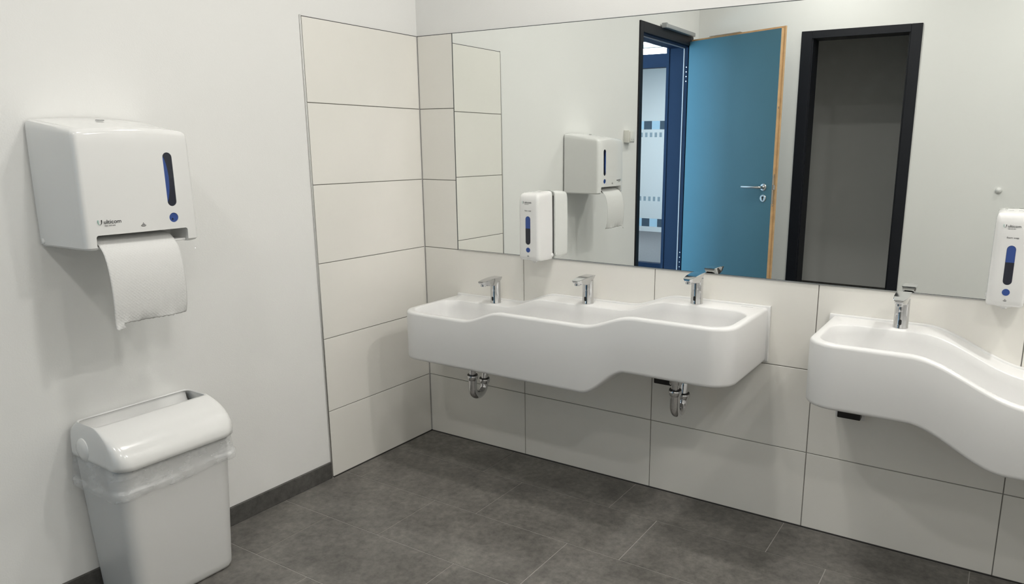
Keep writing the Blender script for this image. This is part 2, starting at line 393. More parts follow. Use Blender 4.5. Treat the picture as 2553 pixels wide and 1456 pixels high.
# glazed partition
win = struct(empty('window_1', (0, 0, 0)))
bm = BM(); GY = -4.53
box(bm, (-2.2, GY-.05, 2.105), (-.16, GY+.03, 2.235)); box(bm, (-2.2, GY-.05, 0), (-.16, GY+.03, .13))
for x in (-2.2, -.25): box(bm, (x, GY-.05, .13), (x+.07, GY+.03, 2.105))
obj('frame', bm, M_navy, win, smooth=False)
bm = BM(); box(bm, (-2.2, GY-.02, 2.30), (-.16, GY+.035, 2.33)); box(bm, (-2.2, GY-.01, 2.36), (-.16, GY+.03, 2.372))
obj('blind_rail', bm, M_alu, win, smooth=False)
boxobj('pane', (-2.14, GY-.012, .12), (-.2, GY-.004, 2.11), M_glass, win)
bmb, bmw, bmf = BM(), BM(), BM()
for i in range(20):
    x = -1.069-.089*10+.089*i
    for z0 in (1.505, .512):
        box(bmb if i % 2 == 0 else bmw, (x, GY-.0035, z0), (x+.088, GY-.0025, z0+.084))
for i in range(30):
    x = -1.055-.0535*14+.0535*i
    for z0 in (1.428, .778): box(bmf, (x, GY-.0035, z0), (x+.027, GY-.0025, z0+.046))  # two rows of small grey squares on the pane
obj('dark_marker_square', bmb, M_mark_b, win, smooth=False); obj('pale_marker_square', bmw, M_mark_w, win, smooth=False); obj('grey_square', bmf, M_grey_sq, win, smooth=False)

# ------------------------------------------------------------------ door frames, blue door
d1 = struct(empty('door_1', (0, -3.10, 0)))
def P1(o): o.parent = d1; o.matrix_parent_inverse = d1.matrix_basis.inverted(); return o
bm = BM()
# face architrave (room side), jambs
fo0, fo1, ft = -2.190, -3.128, 2.166
box(bm, (-.01, DY0-.012, 0), (.006, fo0, ft), .002, 1); box(bm, (-.01, fo1, 0), (.006, DY1+.008, ft), .002, 1); box(bm, (-.01, DY1+.008, DZ-.035), (.006, DY0-.012, ft), .002, 1)
o = P1(obj('frame', bm, M_frame, None, smooth=False))
bm = BM()
box(bm, (-.165, DY0-.020, 0), (-.009, DY0, DZ)); box(bm, (-.165, DY1, 0), (-.009, DY1+.020, DZ)); box(bm, (-.165, DY1, DZ-.045), (-.009, DY0, DZ))
box(bm, (-.185, DY0-.03, 0), (-.162, DY0+.04, DZ+.04)); box(bm, (-.185, DY1-.04, 0), (-.162, DY1+.03, DZ+.04)); box(bm, (-.185, DY1, DZ-.04), (-.162, DY0, DZ+.04))
P1(obj('jamb', bm, M_navy, None, smooth=False))
bm = BM(); box(bm, (-.045, DY1+.0195, 0), (-.037, DY1+.026, DZ-.05)); box(bm, (-.045, DY1+.02, DZ-.052), (-.037, DY0-.02, DZ-.044)); box(bm, (-.045, DY0-.026, 0), (-.037, DY0-.0195, DZ-.05))
P1(obj('rubber_seal', bm, M_seal2, None, smooth=False))
# closer slide rail on the frame head
bm = BM(); box(bm, (.006, -3.075, 2.160), (.042, -2.53, 2.188), .003, 2); box(bm, (.006, -2.545, 2.157), (.046, -2.525, 2.192), .002, 1)
cl = P1(obj('closer_rail', bm, mat('grey_closer_metal', (.42, .43, .44), .45, .6, bump=(90, .02, .0005)), None))
# leaf
leaf_e = empty('leaf_root', (0, 0, 0))
LW, LT, LZ = .87, .042, 2.125
ang = math.radians(22.5); R2 = Matrix.Rotation(ang, 4, 'Z'); R2.translation = Vector((.012, -3.10, 0))
def P2(o, par):
    o.data.transform(R2); o.parent = par; o.matrix_parent_inverse = Matrix.Identity(4); return o
bpy.data.objects.remove(leaf_e)
bm = BM(); box(bm, (.006, LT-.0015, .012), (LW-.001, LT+.0005, LZ)); box(bm, (.006, .0, .012), (LW+.012, .0015, LZ+.015))
leaf = obj('leaf', bm, M_door, None, smooth=False); leaf.data.transform(R2); P1(leaf)
bm = BM(); box(bm, (.006, .016, .012), (LW, LT-.0015, LZ)); box(bm, (.006, .0015, .012), (LW+.013, .016, LZ+.016))
lip = obj('wooden_edge', bm, M_wood, None, smooth=False); lip.data.transform(R2); lip.parent = leaf
lip['label'] = 'pale wooden rebated edge'
def onleaf(name, bm, m, par=None, **k):
    o = obj(name, bm, m, None, **k); o.data.transform(R2); o.parent = par or leaf; return o
bm = BM(); box(bm, (.20, .012, LZ+.0165), (.50, .034, LZ+.021), .001, 1); onleaf('closer_plate', bm, M_steel, smooth=False)
bm = BM(); yF = LT
lathe(bm, (.797, yF, 1.055), (0, 1, 0), [(0, 0), (.027, 0), (.027, .006), (.024, .009), (.013, .010), (.011, .012), (.010, .045), (0, .045)])
h = [(.797, yF+.03, 1.055), (.797, yF+.042, 1.055), (.793, yF+.052, 1.055), (.780, yF+.056, 1.055), (.70, yF+.057, 1.054), (.655, yF+.056, 1.053), (.640, yF+.053, 1.053)]
tube(bm, h, .0098, 14)
onleaf('lever_handle', bm, M_steel)
bm = BM(); lathe(bm, (.799, yF, .977), (0, 1, 0), [(0, 0), (.027, 0), (.027, .006), (.024, .009), (0, .009)])
rz_ = onleaf('keyhole_rosette', bm, M_steel)
bm = BM(); plate(bm, stadium(.0055, .026), (.799, yF+.0092, .974), (1, 0, 0), (0, 0, 1), (0, 1, 0), .0006); lathe(bm, (.799, yF+.0092, .983), (0, 1, 0), [(0, 0), (.009, 0), (.009, .0008), (0, .0008)])
o = obj('keyhole', bm, M_black, None); o.data.transform(R2); o.parent = leaf
bm = BM(); box(bm, (LW-.0005, .017, .94), (LW+.0012, .039, 1.14)); box(bm, (LW, .021, 1.04), (LW+.010, .035, 1.075), .002, 1); onleaf('lock_plate', bm, M_steel, smooth=False)
bm = BM()
for z in (1.605, .93, 1.145): lathe(bm, (LW+.0005, .026, z), (1, 0, 0), [(0, 0), (.006, 0), (.006, .002), (0, .0025)])
onleaf('screw_cap', bm, M_steel)
for z in (1.89, .435):
    bm = BM(); cyl(bm, (.004, -3.100, z-.05), (.004, -3.100, z+.05), .0085, n=16); box(bm, (.001, -3.112, z-.045), (.004, -3.09, z+.045))
    box(bm, (.0, -3.098, z-.045), (.03, -3.062, z+.045), .001, 1)
    hg = P1(obj('hinge', bm, M_alu, None))
bm = BM()
for z in (1.94, 1.905, 1.87, 1.835, .49, .45, .41, .37): lathe(bm, (-.020, DY1+.0200, z), (0, 1, 0), [(0, 0), (.0045, 0), (.004, .0012), (0, .0015)])
P1(obj('frame_screw', bm, M_alu, None))
d2 = struct(empty('door_2', (1.21, YB, 0)))
bm = BM()
for a, b in (((.802, 0), (.878, 2.166)), ((1.542, 0), (1.614, 2.166)), ((.878, 2.112), (1.542, 2.166))): box(bm, (a[0], YB-.004, a[1]), (b[0], YB+.012, b[1]), .002, 1)
box(bm, (EX0, YB-.165, 0), (EX0+.016, YB, DZ)); box(bm, (EX1-.016, YB-.165, 0), (EX1, YB, DZ)); box(bm, (EX0+.016, YB-.165, DZ-.016), (EX1-.016, YB, DZ))
o = obj('frame', bm, M_frame, None, smooth=False); o.parent = d2; o.matrix_parent_inverse = d2.matrix_basis.inverted()

# ------------------------------------------------------------------ mirror
mr = empty('wall_mirror', (2.0, 0, Z[3])); tag(mr, 'long frameless wall mirror above the wash basins reflecting the doors', 'mirror')
def rel(o, par): o.parent = par; o.matrix_parent_inverse = par.matrix_basis.inverted(); return o
bm = BM(); x0, x1, z0, z1 = MX+.002, 3.45, MB+.0015, 1.7975
vs = [bm.verts.new(p) for p in ((x0, -.001, z0), (x1, -.001, z0), (x1, -.001, z1), (x0, -.001, z1))]
bm.faces.new(vs)
for f in bm.faces:
    f.normal_update()
    if f.normal.y > 0: f.normal_flip()
rel(obj('mirror_glass', bm, M_mirror, smooth=False, keep=True), mr)
bm = BM(); box(bm, (x0-.0045, -.0008, z0-.004), (x1+.002, .0055, z1+.0025)); rel(obj('backing', bm, M_mirroredge, smooth=False), mr)
boxobj_ = BM(); box(boxobj_, (x0+.001, -.0035, z0-.0042), (x1, -.0006, z0-.0012)); rel(obj('bottom_rail', boxobj_, M_alu, smooth=False), mr)

# ------------------------------------------------------------------ wash basins
def sstep(t): t = min(1, max(0, t)); return t*t*(3-2*t)
def prof(levels, x):
    """levels: [(z), (xa, xb, z), ...]"""
    z = levels[0]
    for xa, xb, zn in levels[1:]:
        z = z+(zn-z)*sstep((x-xa)/(xb-xa))
    return z
def basin(x0, x1, top, bot, label, drains, mark):
    root = empty('wash_basin', ((x0+x1)/2, 0, bot[0])); tag(root, label, 'wash basin', 'wavy white wall-hung basins')
    D = .398; s0, s1 = x0+.009, x1-.009
    hf = lambda x: prof(top, x)-.006
    bf = lambda x: prof(bot, x)
    NS, NL, ND = 10, 90, 4
    bm = BM(); loops = []
    def loop(dx, dyf, dyb, rf, rb, zf):
        P = rrect(s0+dx, s1-dx, -D+dyf, -dyb, (rf, rf, rb, rb), NS, NL, ND)
        loops.append([bm.verts.new((x, y, zf(x))) for x, y in P])
    RF = .085
    for d, dz in ((.024, -.001), (.010, 0), (.0045, .0025), (.0012, .0075), (0, .014)): loop(d, d, .002, RF-d, .003, lambda x, dz=dz: bf(x)+dz)
    loop(0, 0, .002, RF, .003, lambda x: (bf(x)+hf(x))/2)
    for d, dz in ((0, -.011), (.0012, -.006), (.0045, -.0018), (.009, 0)): loop(d, d, .002, RF-d, .003, lambda x, dz=dz: hf(x)+dz)
    # inner opening
    ix, iyf, iyb, ir = .022, .0215, .108, .075
    for d, dz in ((0, 0), (.0025, -.0012), (.005, -.0045), (.0075, -.03), (.012, -.075), (.020, -.104), (.040, -.118), (.085, -.122)):
        loop(ix+d, iyf+d*.75, iyb+d, ir, ir*.95, lambda x, dz=dz: hf(x)+dz)
    for A, B in zip(loops, loops[1:]): bridge(bm, A, B)
    capgrid(bm, loops[0]); capgrid(bm, loops[-1])
    # wall upstand along the back and down both sides
    n = 120; rings = []
    for i in range(n+1):
        x = x0+(x1-x0)*i/n; zt = prof(top, x); zb = bf(x)+.002
        rings.append([bm.verts.new(p) for p in ((x, -.0005, zb), (x, -.010, zb), (x, -.012, zb+.004), (x, -.0125, zt-.005), (x, -.0105, zt-.001), (x, -.006, zt), (x, -.0005, zt))])
    for A, B in zip(rings, rings[1:]): bridge(bm, A, B)
    bm.faces.new(rings[0]); bm.faces.new(rings[-1][::-1])
    b = rel(obj('basin_body', bm, M_ceramic, ang=40), root)
    for dx in drains:
        bm = BM(); zd = hf(dx)-.122
        lathe(bm, (dx, -.235, zd), (0, 0, 1), [(0, .0), (.033, 0), (.033, .002), (.029, .004), (.018, .003), (.0, .003)])
        rel(obj('drain', bm, M_chrome), root)
    if mark:
        bm = BM(); zz = hf(mark)+.0002
        box(bm, (mark, -.034, zz), (mark+.042, -.031, zz+.0003)); rel(obj('maker_mark', bm, M_greyprint, smooth=False), root)
    return root, hf
T1 = [.698, (.530, .712, .747), (1.055, 1.255, .798)]
B1 = [.495, (1.055, 1.225, .596)]
b1, h1 = basin(.195, 1.597, T1, B1, 'long white basin with three taps and a rim stepping up, in the tiled corner', (.418, .875, 1.33), 1.50)
T2 = [.798, (2.085, 2.385, .698), (2.95, 3.12, .747)]
B2 = [.596, (2.09, 2.345, .496)]
b2, h2 = basin(1.797, 3.199, T2, B2, 'white basin whose rim swoops down, cut off by the right edge of the photo', (2.012, 2.47, 2.93), None)

# ------------------------------------------------------------------ sensor taps
def tap():
    r = empty('sensor_tap', (0, 0, 0))
    bm = BM(); lathe(bm, (0, 0, 0), (0, 0, 1), [(0, 0), (.0226, 0), (.0226, .004), (.0220, .005), (.0216, .055), (.0212, .092), (0, .092)], 40); obj('column', bm, M_chrome, r)
    bm = BM(); secs = [(.0213, .0205, .1110, .098), (.006, .0216, .1112, .088), (-.012, .0217, .1112, .078), (-.028, .0216, .1106, .0780), (-.055, .0206, .1088, .0820), (-.078, .0186, .1066, .0865), (-.092, .0160, .1050, .0905), (-.1015, .0125, .1036, .0970)]
    loops = []
    for y, hw, zt, zb in secs:
        c = min(.0035, (zt-zb)*.3); P = []
        top_in = .0008
        P = [(-hw, zt-top_in-.0006), (-hw+.0012, zt), (hw-.0012, zt), (hw, zt-top_in-.0006), (hw*.93, (zt+zb)/2+.003), (hw*.78, zb+c*.6), (hw*.62, zb), (-hw*.62, zb), (-hw*.78, zb+c*.6), (-hw*.93, (zt+zb)/2+.003)]
        loops.append([bm.verts.new((a, y, b)) for a, b in P])
    for A, B in zip(loops, loops[1:]): bridge(bm, A, B)
    bm.faces.new(loops[0]); bm.faces.new(loops[-1][::-1])
    obj('spout', bm, M_chrome, r, ang=28)
    bm = BM(); lathe(bm, (0, -.083, .0925), (0, 0, -1), [(0, 0), (.0112, 0), (.0112, .008), (.0098, .0095), (.0085, .0095), (.0085, .006), (0, .006)]); obj('aerator', bm, M_chrome, r)
    bm = BM(); P = stadium(.0044, .0175, 8)
    L0 = []; L1 = []
    for a, b in P:
        for LL, rr in ((L0, .0218), (L1, .0228)):
            t = a/rr; LL.append(bm.verts.new((rr*math.sin(t), -rr*math.cos(t), .021+b)))
    bridge(bm, L0, L1); bm.faces.new(L1)
    obj('sensor_window', bm, M_black, r)
    return r
def copy_tree(o, parent=None):
    c = o.copy(); COL.objects.link(c); c.parent = parent
    for ch in o.children: copy_tree(ch, c)
    return c
tproto = tap()
taps = [(.450, h1, 'leftmost chrome sensor tap, on the lowest part of the three-tap basin'), (.899, h1, 'chrome sensor tap in the middle of the three-tap basin'),
        (1.347, h1, 'chrome sensor tap on the highest part of the three-tap basin, under the blue door reflection'), (2.022, h2, 'rightmost chrome sensor tap, alone on the swooping basin')]
for i, (x, hh, lb) in enumerate(taps):
    t = tproto if i == 0 else copy_tree(tproto)
    t.location = (x, -.070, hh(x)); tag(t, lb, 'tap', 'chrome sensor taps along the basins')

# ------------------------------------------------------------------ traps under the first basin
def trap(x, zb, label, bell):
    r = empty('siphon_trap', (x, -.2, zb)); tag(r, label, 'drain pipe', 'chrome traps under the basin')
    z0 = zb-.205
    y1, y2, ra = -.198, -.121, .0385; zc = z0+.018+ra
    bm = BM(); tube(bm, [(x, y1, zb+.014), (x, y1, zb-.098)], .0148, 20)
    if bell: lathe(bm, (x, y1, zb+.010), (0, 0, -1), [(0, 0), (.027, 0), (.028, .040), (.026, .050), (.021, .058), (.021, .078), (.0145, .080), (.0145, .082)], 28)
    rel(obj('tail_pipe', bm, M_chrome), r)
    ym = (y1+y2)/2
    pts = [(x, y1, zb-.098), (x, y1, zc+.02)]+[(x, ym-ra*math.cos(math.pi*i/14), zc-ra*math.sin(math.pi*i/14)) for i in range(15)]+[(x, y2+.001, zc+.006), (x, y2+.004, zb-.138)]
    bm = BM(); tube(bm, pts, .0178, 20); rel(obj('u_bend', bm, M_chrome), r)
    for yy, zz in ((y1, zb-.098), (y2+.003, zb-.134)):
        bm = BM(); lathe(bm, (x, yy, zz), (0, 0, 1), [(0, -.014), (.019, -.014), (.0225, -.008), (.0238, 0), (.0238, .005), (.0225, .0075), (.0155, .008), (0, .008)]); rel(obj('union_nut', bm, M_chrome), r)
        bm = BM(); lathe(bm, (x, yy, zz), (0, 0, 1), [(.0150, .008), (.0215, .008), (.0215, .0105), (.0150, .0105)]); rel(obj('gasket', bm, M_black), r)
    pts = [(x, y2+.003, zb-.138), (x, y2+.008, zb-.100), (x, y2+.013, zb-.078), (x, y2+.022, zb-.062), (x, y2+.038, zb-.050), (x, y2+.06, zb-.045), (x, -.001, zb-.045)]
    bm = BM(); tube(bm, pts, .0152, 20); rel(obj('wall_pipe', bm, M_chrome), r)
    bm = BM(); lathe(bm, (x, -.0005, zb-.045), (0, -1, 0), [(0, 0), (.032, 0), (.031, .004), (.024, .009), (.0155, .012), (0, .012)]); rel(obj('wall_rosette', bm, M_chrome), r)
trap(.418, .492, 'chrome drain trap under the left end of the three-tap basin', False)
trap(1.330, .590, 'chrome drain trap under the right end of the three-tap basin, beside a black box', True)
# black tap power boxes on grey back plates
def powerbox(x0, z0, label):
    r = empty('power_box', (x0+.04, 0, z0)); tag(r, label, 'junction box', 'black boxes under the basins')
    rel(boxobj('back_plate', (x0-.012, -.007, z0-.010), (x0+.084, -.0005, z0+.090), M_plastic2, None, .001, 1), r)
    rel(boxobj('box_body', (x0, -.042, z0), (x0+.074, -.0072, z0+.082), M_black, None, .003, 2), r)
powerbox(1.176, .454, 'black box on the tiles behind the right-hand drain trap')
powerbox(1.852, .452, 'black box on the tiles under the swooping basin')

# ------------------------------------------------------------------ foam soap dispensers
def soap():
    r = empty('soap_dispenser', (0, 0, 0))   # origin: middle of the back, bottom
    hw, d, hgt = .0480, .113, .262
    bm = BM(); n = 10; loops = []
    prof_ = [(-.004, .93, .80), (-.001, .97, .93), (.006, .99, .985), (.016, 1, 1), (.10, 1, 1), (.20, .985, 1), (.236, .975, .995), (.248, .965, .975), (.256, .93, .94), (.261, .86, .88), (.2635, .6, .62)]
    for z, kx, kd in prof_:
        P = rrect(-hw*kx, hw*kx, -d*kd, -.006, (.013, .013, .006, .006), 6, 6, 1)
        L = []
        for x, y in P:
            bulge = .003*(1-(x/hw)**2)*max(0, (-y/d-.6)/.4)
            L.append(bm.verts.new((x, y-bulge, z + (.006*(1+y/d) if z > .23 else 0))))
        loops.append(L)
    for A, B in zip(loops, loops[1:]): bridge(bm, A, B)
    capgrid(bm, loops[0]); capgrid(bm, loops[-1])
    obj('cover', bm, M_plastic, r, ang=50)
    bm = BM(); box(bm, (-hw+.006, -.007, .008), (hw-.006, .0002, .250), .001, 1); obj('back_plate', bm, M_seal, r)
    for s in (-1, 1):
        bm = BM(); lathe(bm, (s*hw*.97, -.014, .012), (s, 0, 0), [(0, 0), (.008, 0), (.008, .003), (.006, .005), (0, .006)], 18)
        obj('hinge_pin', bm, M_plastic, r)
    bm = BM(); lathe(bm, (0, -.066, -.003), (0, 0, -1), [(0, 0), (.024, 0), (.022, .005), (.009, .006), (.008, .012), (.005, .013), (0, .010)]); obj('nozzle', bm, M_plastic, r)
    yf = -d-.0028
    bm = BM(); plate(bm, stadium(.0112, .112), (0, yf, .118), (1, 0, 0), (0, 0, 1), (0, -1, 0), .0006, 1)
    # filled part: light blue liquid window above the dark bottle
    P = [p for p in stadium(.0108, .111) if p[1] > 0.008]; P = [(-.0108, .008)][:0]+P
    plate(bm, [(.0108, .008)]+P[:12]+[(-.0108, .008)], (0, yf-.0006, .118), (1, 0, 0), (0, 0, 1), (0, -1, 0), .0003, 0)
    obj('level_window', bm, [M_blue, M_navyw], r, smooth=False)
    bm = BM(); plate(bm, [(.0098*math.cos(t), .0098*math.sin(t)) for t in [2*math.pi*i/28 for i in range(28)]], (0, yf, .0405), (1, 0, 0), (0, 0, 1), (0, -1, 0), .0006); obj('round_window', bm, M_blue, r, smooth=False)
    wave_mark('sensor_mark', (0, yf, .0205), (1, 0, 0), (0, 0, 1), (0, -1, 0), .0085, r)
    u_logo(r, (-.0255, yf, .2235), (1, 0, 0), (0, 0, 1), (0, -1, 0), .0085)
    text_obj('brand_lettering', 'ulticom', (-.0160, yf, .2245), (1, 0, 0), (0, 0, 1), (0, -1, 0), .0108, M_ink, r)
    text_obj('small_lettering', 'clean and care', (-.0155, yf, .2198), (1, 0, 0), (0, 0, 1), (0, -1, 0), .0034, M_ink, r)
    text_obj('soap_lettering', 'foam soap', (0, yf, .1935), (1, 0, 0), (0, 0, 1), (0, -1, 0), .0072, M_ink, r, 'CENTER')
    bm = BM()
    for s in (-1, 1): box(bm, (s*.012-.006, -.052, .2664), (s*.012+.006, -.048, .2676))
    obj('lock_slot', bm, M_greyprint, r, smooth=False)
    return r
sp = soap(); sp.location = (.651, -.0022, .897); tag(sp, 'white foam soap dispenser on the lower left corner of the mirror', 'soap dispenser', 'white foam soap dispensers')
sp2 = copy_tree(sp); sp2.location = (2.291, -.0022, .900); tag(sp2, 'white foam soap dispenser at the right edge of the photo', 'soap dispenser', 'white foam soap dispensers')

# ------------------------------------------------------------------ towel dispenser on the left wall
td = empty('towel_dispenser', (0, -1.378, 1.075)); tag(td, 'white automatic paper towel dispenser on the left wall above the bin', 'towel dispenser')
ya, yb, dp = -1.543, -1.212, .225
bm = BM(); NY, NZ = 14, 8; grid = []
# levels of rounded rectangles from the bottom up
loops = []
for z, g, dd in ((1.068, .010, .010), (1.070, .004, .005), (1.075, .0, .001), (1.10, 0, 0), (1.18, 0, 0), (1.28, .0012, .001), (1.345, .002, .0025), (1.364, .0028, .0035), (1.3705, .0045, .0055), (1.3745, .009, .010), (1.376, .018, .020)):
    P = rrect(-(yb-ya)/2+g, (yb-ya)/2-g, -(dp-dd), -.001, (.014, .014, .004, .004), 7, 12, 4)
    L = []
    for u_, v_ in P:
        y = (ya+yb)/2-u_ ; x = -v_
        hwd = (yb-ya)/2; k = max(0, (x/dp-.5)/.5)
        x2 = x+.007*(1-(u_/hwd)**2)*k                   # bowed front
        zz = z
        if z > 1.34: zz = z+((1-min(x/dp, 1))*.030+.010*(1-(u_/hwd)**2))*min(1, (z-1.34)/.034)
        side = 1-.012*k                                   # narrows a little to the front
        L.append(bm.verts.new((x2, (ya+yb)/2-u_*(1-.055*max(0, x/dp)), zz)))
    loops.append(L)
for A, B in zip(loops, loops[1:]): bridge(bm, A, B)
capgrid(bm, loops[0]); capgrid(bm, loops[-1])
cov = obj('cover', bm, M_plastic, None, ang=45)
bm = BM(); box(bm, (.135, -1.5075, 1.03), (.30, -1.256, 1.1075), .006, 2)
boolean(cov, obj('cutter', bm, M_plastic, None))
# pockets for the windows
bm = BM(); plate(bm, stadium(.0135, .150), (.212, -1.2945, 1.2465), (0, 1, 0), (0, 0, 1), (1, 0, 0), .05); boolean(cov, obj('cutter', bm, M_plastic, None))
bm = BM(); plate(bm, [(.0135*math.cos(t), .0135*math.sin(t)) for t in [2*math.pi*i/28 for i in range(28)]], (.214, -1.2945, 1.1395), (0, 1, 0), (0, 0, 1), (1, 0, 0), .05); boolean(cov, obj('cutter', bm, M_plastic, None))
rel(cov, td)
bm = BM(); plate(bm, stadium(.0133, .1496), (.2235, -1.2945, 1.2465), (0, 1, 0), (0, 0, 1), (1, 0, 0), .004, 1)
cres = []
for i in range(13):
    t = -1+2*i/12; cres.append((-.0125+.0155*(1-t*t)**.8*(.75)-.0002, t*.066))
plate(bm, [(-.0129, .058), (-.0129, -.058)]+[(a, b) for a, b in cres], (.2275, -1.2945, 1.2465), (0, 1, 0), (0, 0, 1), (1, 0, 0), .0004, 0)
rel(obj('level_window', bm, [M_blue, M_navyw], None, smooth=False), td)
bm = BM(); plate(bm, [(.0133*math.cos(t), .0133*math.sin(t)) for t in [2*math.pi*i/28 for i in range(28)]], (.2238, -1.2945, 1.1395), (0, 1, 0), (0, 0, 1), (1, 0, 0), .004, 0)
plate(bm, stadium(.0018, .006), (.2279, -1.2975, 1.135), (0, 1, 0), (0, 0, 1), (1, 0, 0), .0003, 1)
rel(obj('round_window', bm, [M_blue, M_navyw], None, smooth=False), td)
def fx(y): # x of the bowed front
    u_ = (ya+yb)/2-y; return dp+.007*(1-(u_/((yb-ya)/2*.945))**2)
# back housing, tray lip and hinge pin
rel(boxobj('back_housing', (-.002, ya+.006, 1.066), (.012, yb-.006, 1.395), M_plastic2, None, .002, 1), td)
rel(boxobj('tray_lip', (.04, -1.507, 1.0695), (.214, -1.2565, 1.0765), M_plastic, None, .002, 2), td)
rel(boxobj('inner_housing', (.03, -1.507, 1.0767), (.139, -1.2565, 1.107), M_plastic2, None, .002, 2), td)
bm = BM(); lathe(bm, (.016, ya+.001, 1.083), (0, -1, 0), [(0, 0), (.008, 0), (.008, .002), (.006, .0035), (0, .004)], 20); rel(obj('hinge_pin', bm, M_plastic), td)
bm = BM(); box(bm, (.075, -1.396, 1.4078), (.083, -1.376, 1.4092)); rel(obj('lock_slot', bm, M_ink, smooth=False), td)
yl = -1.502; X_ = fx(-1.49)+.0006
u_logo(td, (X_+.0006, yl+.002, 1.1355), (0, 1, 0), (0, 0, 1), (1, 0, 0), .0125)
text_obj('brand_lettering', 'ulticom', (X_+.0012, -1.4865, 1.1375), (.02, 1, 0), (0, 0, 1), (1, 0, 0), .0150, M_ink, td)
text_obj('small_lettering', 'clean and care', (X_+.0012, -1.4850, 1.1312), (.02, 1, 0), (0, 0, 1), (1, 0, 0), .0048, M_ink, td)
wave_mark('sensor_mark', (fx(-1.384)+.0003, -1.384, 1.1315), (0, 1, 0), (0, 0, 1), (1, 0, 0), .0125, td)
for o in td.children:
    if o.name.startswith(('logo', 'brand', 'small', 'sensor')): o.matrix_parent_inverse = td.matrix_basis.inverted()
# paper
pp = [(.145, 1.098), (.170, 1.098), (.195, 1.093), (.216, 1.081), (.236, 1.062), (.246, 1.035), (.253, 1.000), (.256, .960), (.255, .920), (.251, .885), (.247, .868)]
bm = BM(); nu = 40; rows = []
fine = []
for (a, b), (c, d) in zip(pp, pp[1:]):
    for k in range(4): fine.append((a+(c-a)*k/4, b+(d-b)*k/4))
fine.append(pp[-1])
for _ in range(3): fine = [fine[0]]+[((fine[i-1][0]+fine[i][0]*2+fine[i+1][0])/4, (fine[i-1][1]+fine[i][1]*2+fine[i+1][1])/4) for i in range(1, len(fine)-1)]+[fine[-1]]
nf = len(fine)
for j, (x, z) in enumerate(fine):
    v = j/(nf-1); row = []
    for i in range(nu+1):
        u_ = i/nu; y = -1.500+.207*u_
        xx = x+.006*v*math.sin(math.pi*u_)-.006*v*v*u_ + (.0015*math.sin(40*u_+3)*max(0, v-.85)*6)
        zz = z - .004*v*u_
        if j == nf-1: zz += .0012*math.sin(i*2.4)+random.uniform(-.001, .001)
        if v > .84: xx += .004*math.sin(9*u_+1.2)*((v-.84)/.16)**2
        row.append(bm.verts.new((xx, y, zz)))
    rows.append(row)
for A, B in zip(rows, rows[1:]):
    for i in range(nu): bm.faces.new((A[i], A[i+1], B[i+1], B[i]))
# torn tab at the lower left corner
last = rows[-1]; t0 = [bm.verts.new(last[i].co+Vector((.002*k, .001, -.010-.002*(k % 2)))) for k, i in enumerate(range(0, 5))]
for i in range(4): bm.faces.new((last[i], last[i+1], t0[i+1], t0[i]))
t1 = [bm.verts.new(t0[i].co+Vector((.004-.002*i, -.001, -.007+.0015*i))) for i in range(4)]
for i in range(3): bm.faces.new((t0[i], t0[i+1], t1[i+1], t1[i]))
pt = obj('paper_towel', bm, M_paper, None, ang=80, keep=True)
sd = pt.modifiers.new('thickness', 'SOLIDIFY'); sd.thickness = .0006; sd.offset = 0
tag(pt, 'white embossed paper towel hanging from the slot of the wall dispenser', 'paper towel')

# ------------------------------------------------------------------ waste bin with liner
wbn = empty('waste_bin', (.12, -1.37, 0)); tag(wbn, 'grey-white plastic waste bin with rounded lid standing against the left wall', 'waste bin')
YA, YBn = -1.552, -1.186
def bl(bm, z, xb, xf, g, r, zc=None, rb=.02):
    P = rrect(YA+g, YBn-g, -xf, -xb, (r, r, rb, rb), 8, 16, 4)
    return [bm.verts.new((-v, (YA+YBn)-u, z if zc is None else zc(-v, u))) for u, v in P]
bm = BM(); loops = []
for z, g, xf, r in ((.0, .040, .222, .030), (.003, .034, .229, .034), (.012, .030, .234, .036), (.03, .0285, .236, .038), (.25, .017, .243, .042), (.478, .006, .250, .045)):
    loops.append(bl(bm, z, .012, xf, g, r))
for z, g, xf, r in ((.478, .009, .247, .043), (.25, .020, .240, .040), (.008, .034, .230, .034)): loops.append(bl(bm, z, .015, xf, g, r))
for A, B in zip(loops, loops[1:]): bridge(bm, A, B)
capgrid(bm, loops[0]); capgrid(bm, loops[-1])
rel(obj('bin_body', bm, M_binbody, ang=50), wbn)
# lid: arched shell with a long opening in the top
bm = BM(); loops = []
arcp = []   # (z, x front, side inset)
XFm, ZB, ZT = .270, .462, .563
prof2 = [(.0, 1.0), (.12, .998), (.25, .985), (.40, .955), (.55, .905), (.68, .845), (.80, .765), (.89, .685), (.95, .615), (.985, .560), (1.0, .525)]
def lidloop(t, fx_, inner=0):
    z = ZB+(ZT-ZB)*t - inner*.003
    xf = XFm*fx_-inner*.004
    g = .000+.011*t**2.6+inner*.004
    xb = .004 + .030*max(0, (t-.70)/.30)**1.5+inner*.003
    r = .046-.034*t
    def zc(x, u):
        # the front skirt hangs lower at the near end, the back follows the wall
        k = 1-t
        return z + k*(-.006*(x/XFm)) 
    return bl(bm, z, xb, xf, g, r, zc, .02)
for t, f_ in prof2: loops.append(lidloop(t, f_))
for t, f_ in prof2[::-1]: loops.append(lidloop(t, f_, 1))
loops.append(loops[0])
for A, B in zip(loops, loops[1:]): bridge(bm, A, B)
lid = rel(obj('lid', bm, M_plastic, ang=60), wbn)
bm = BM(); rr = []
for x, z in ((.0315, .560), (.037, .536), (.050, .514), (.078, .496), (.136, .486)): rr.append([bm.verts.new((x, y, z+dz)) for y, dz in ((YA+.017, 0), (YBn-.019, 0), (YBn-.019, -.002), (YA+.017, -.002))])
for A, B in zip(rr, rr[1:]): bridge(bm, A, B)
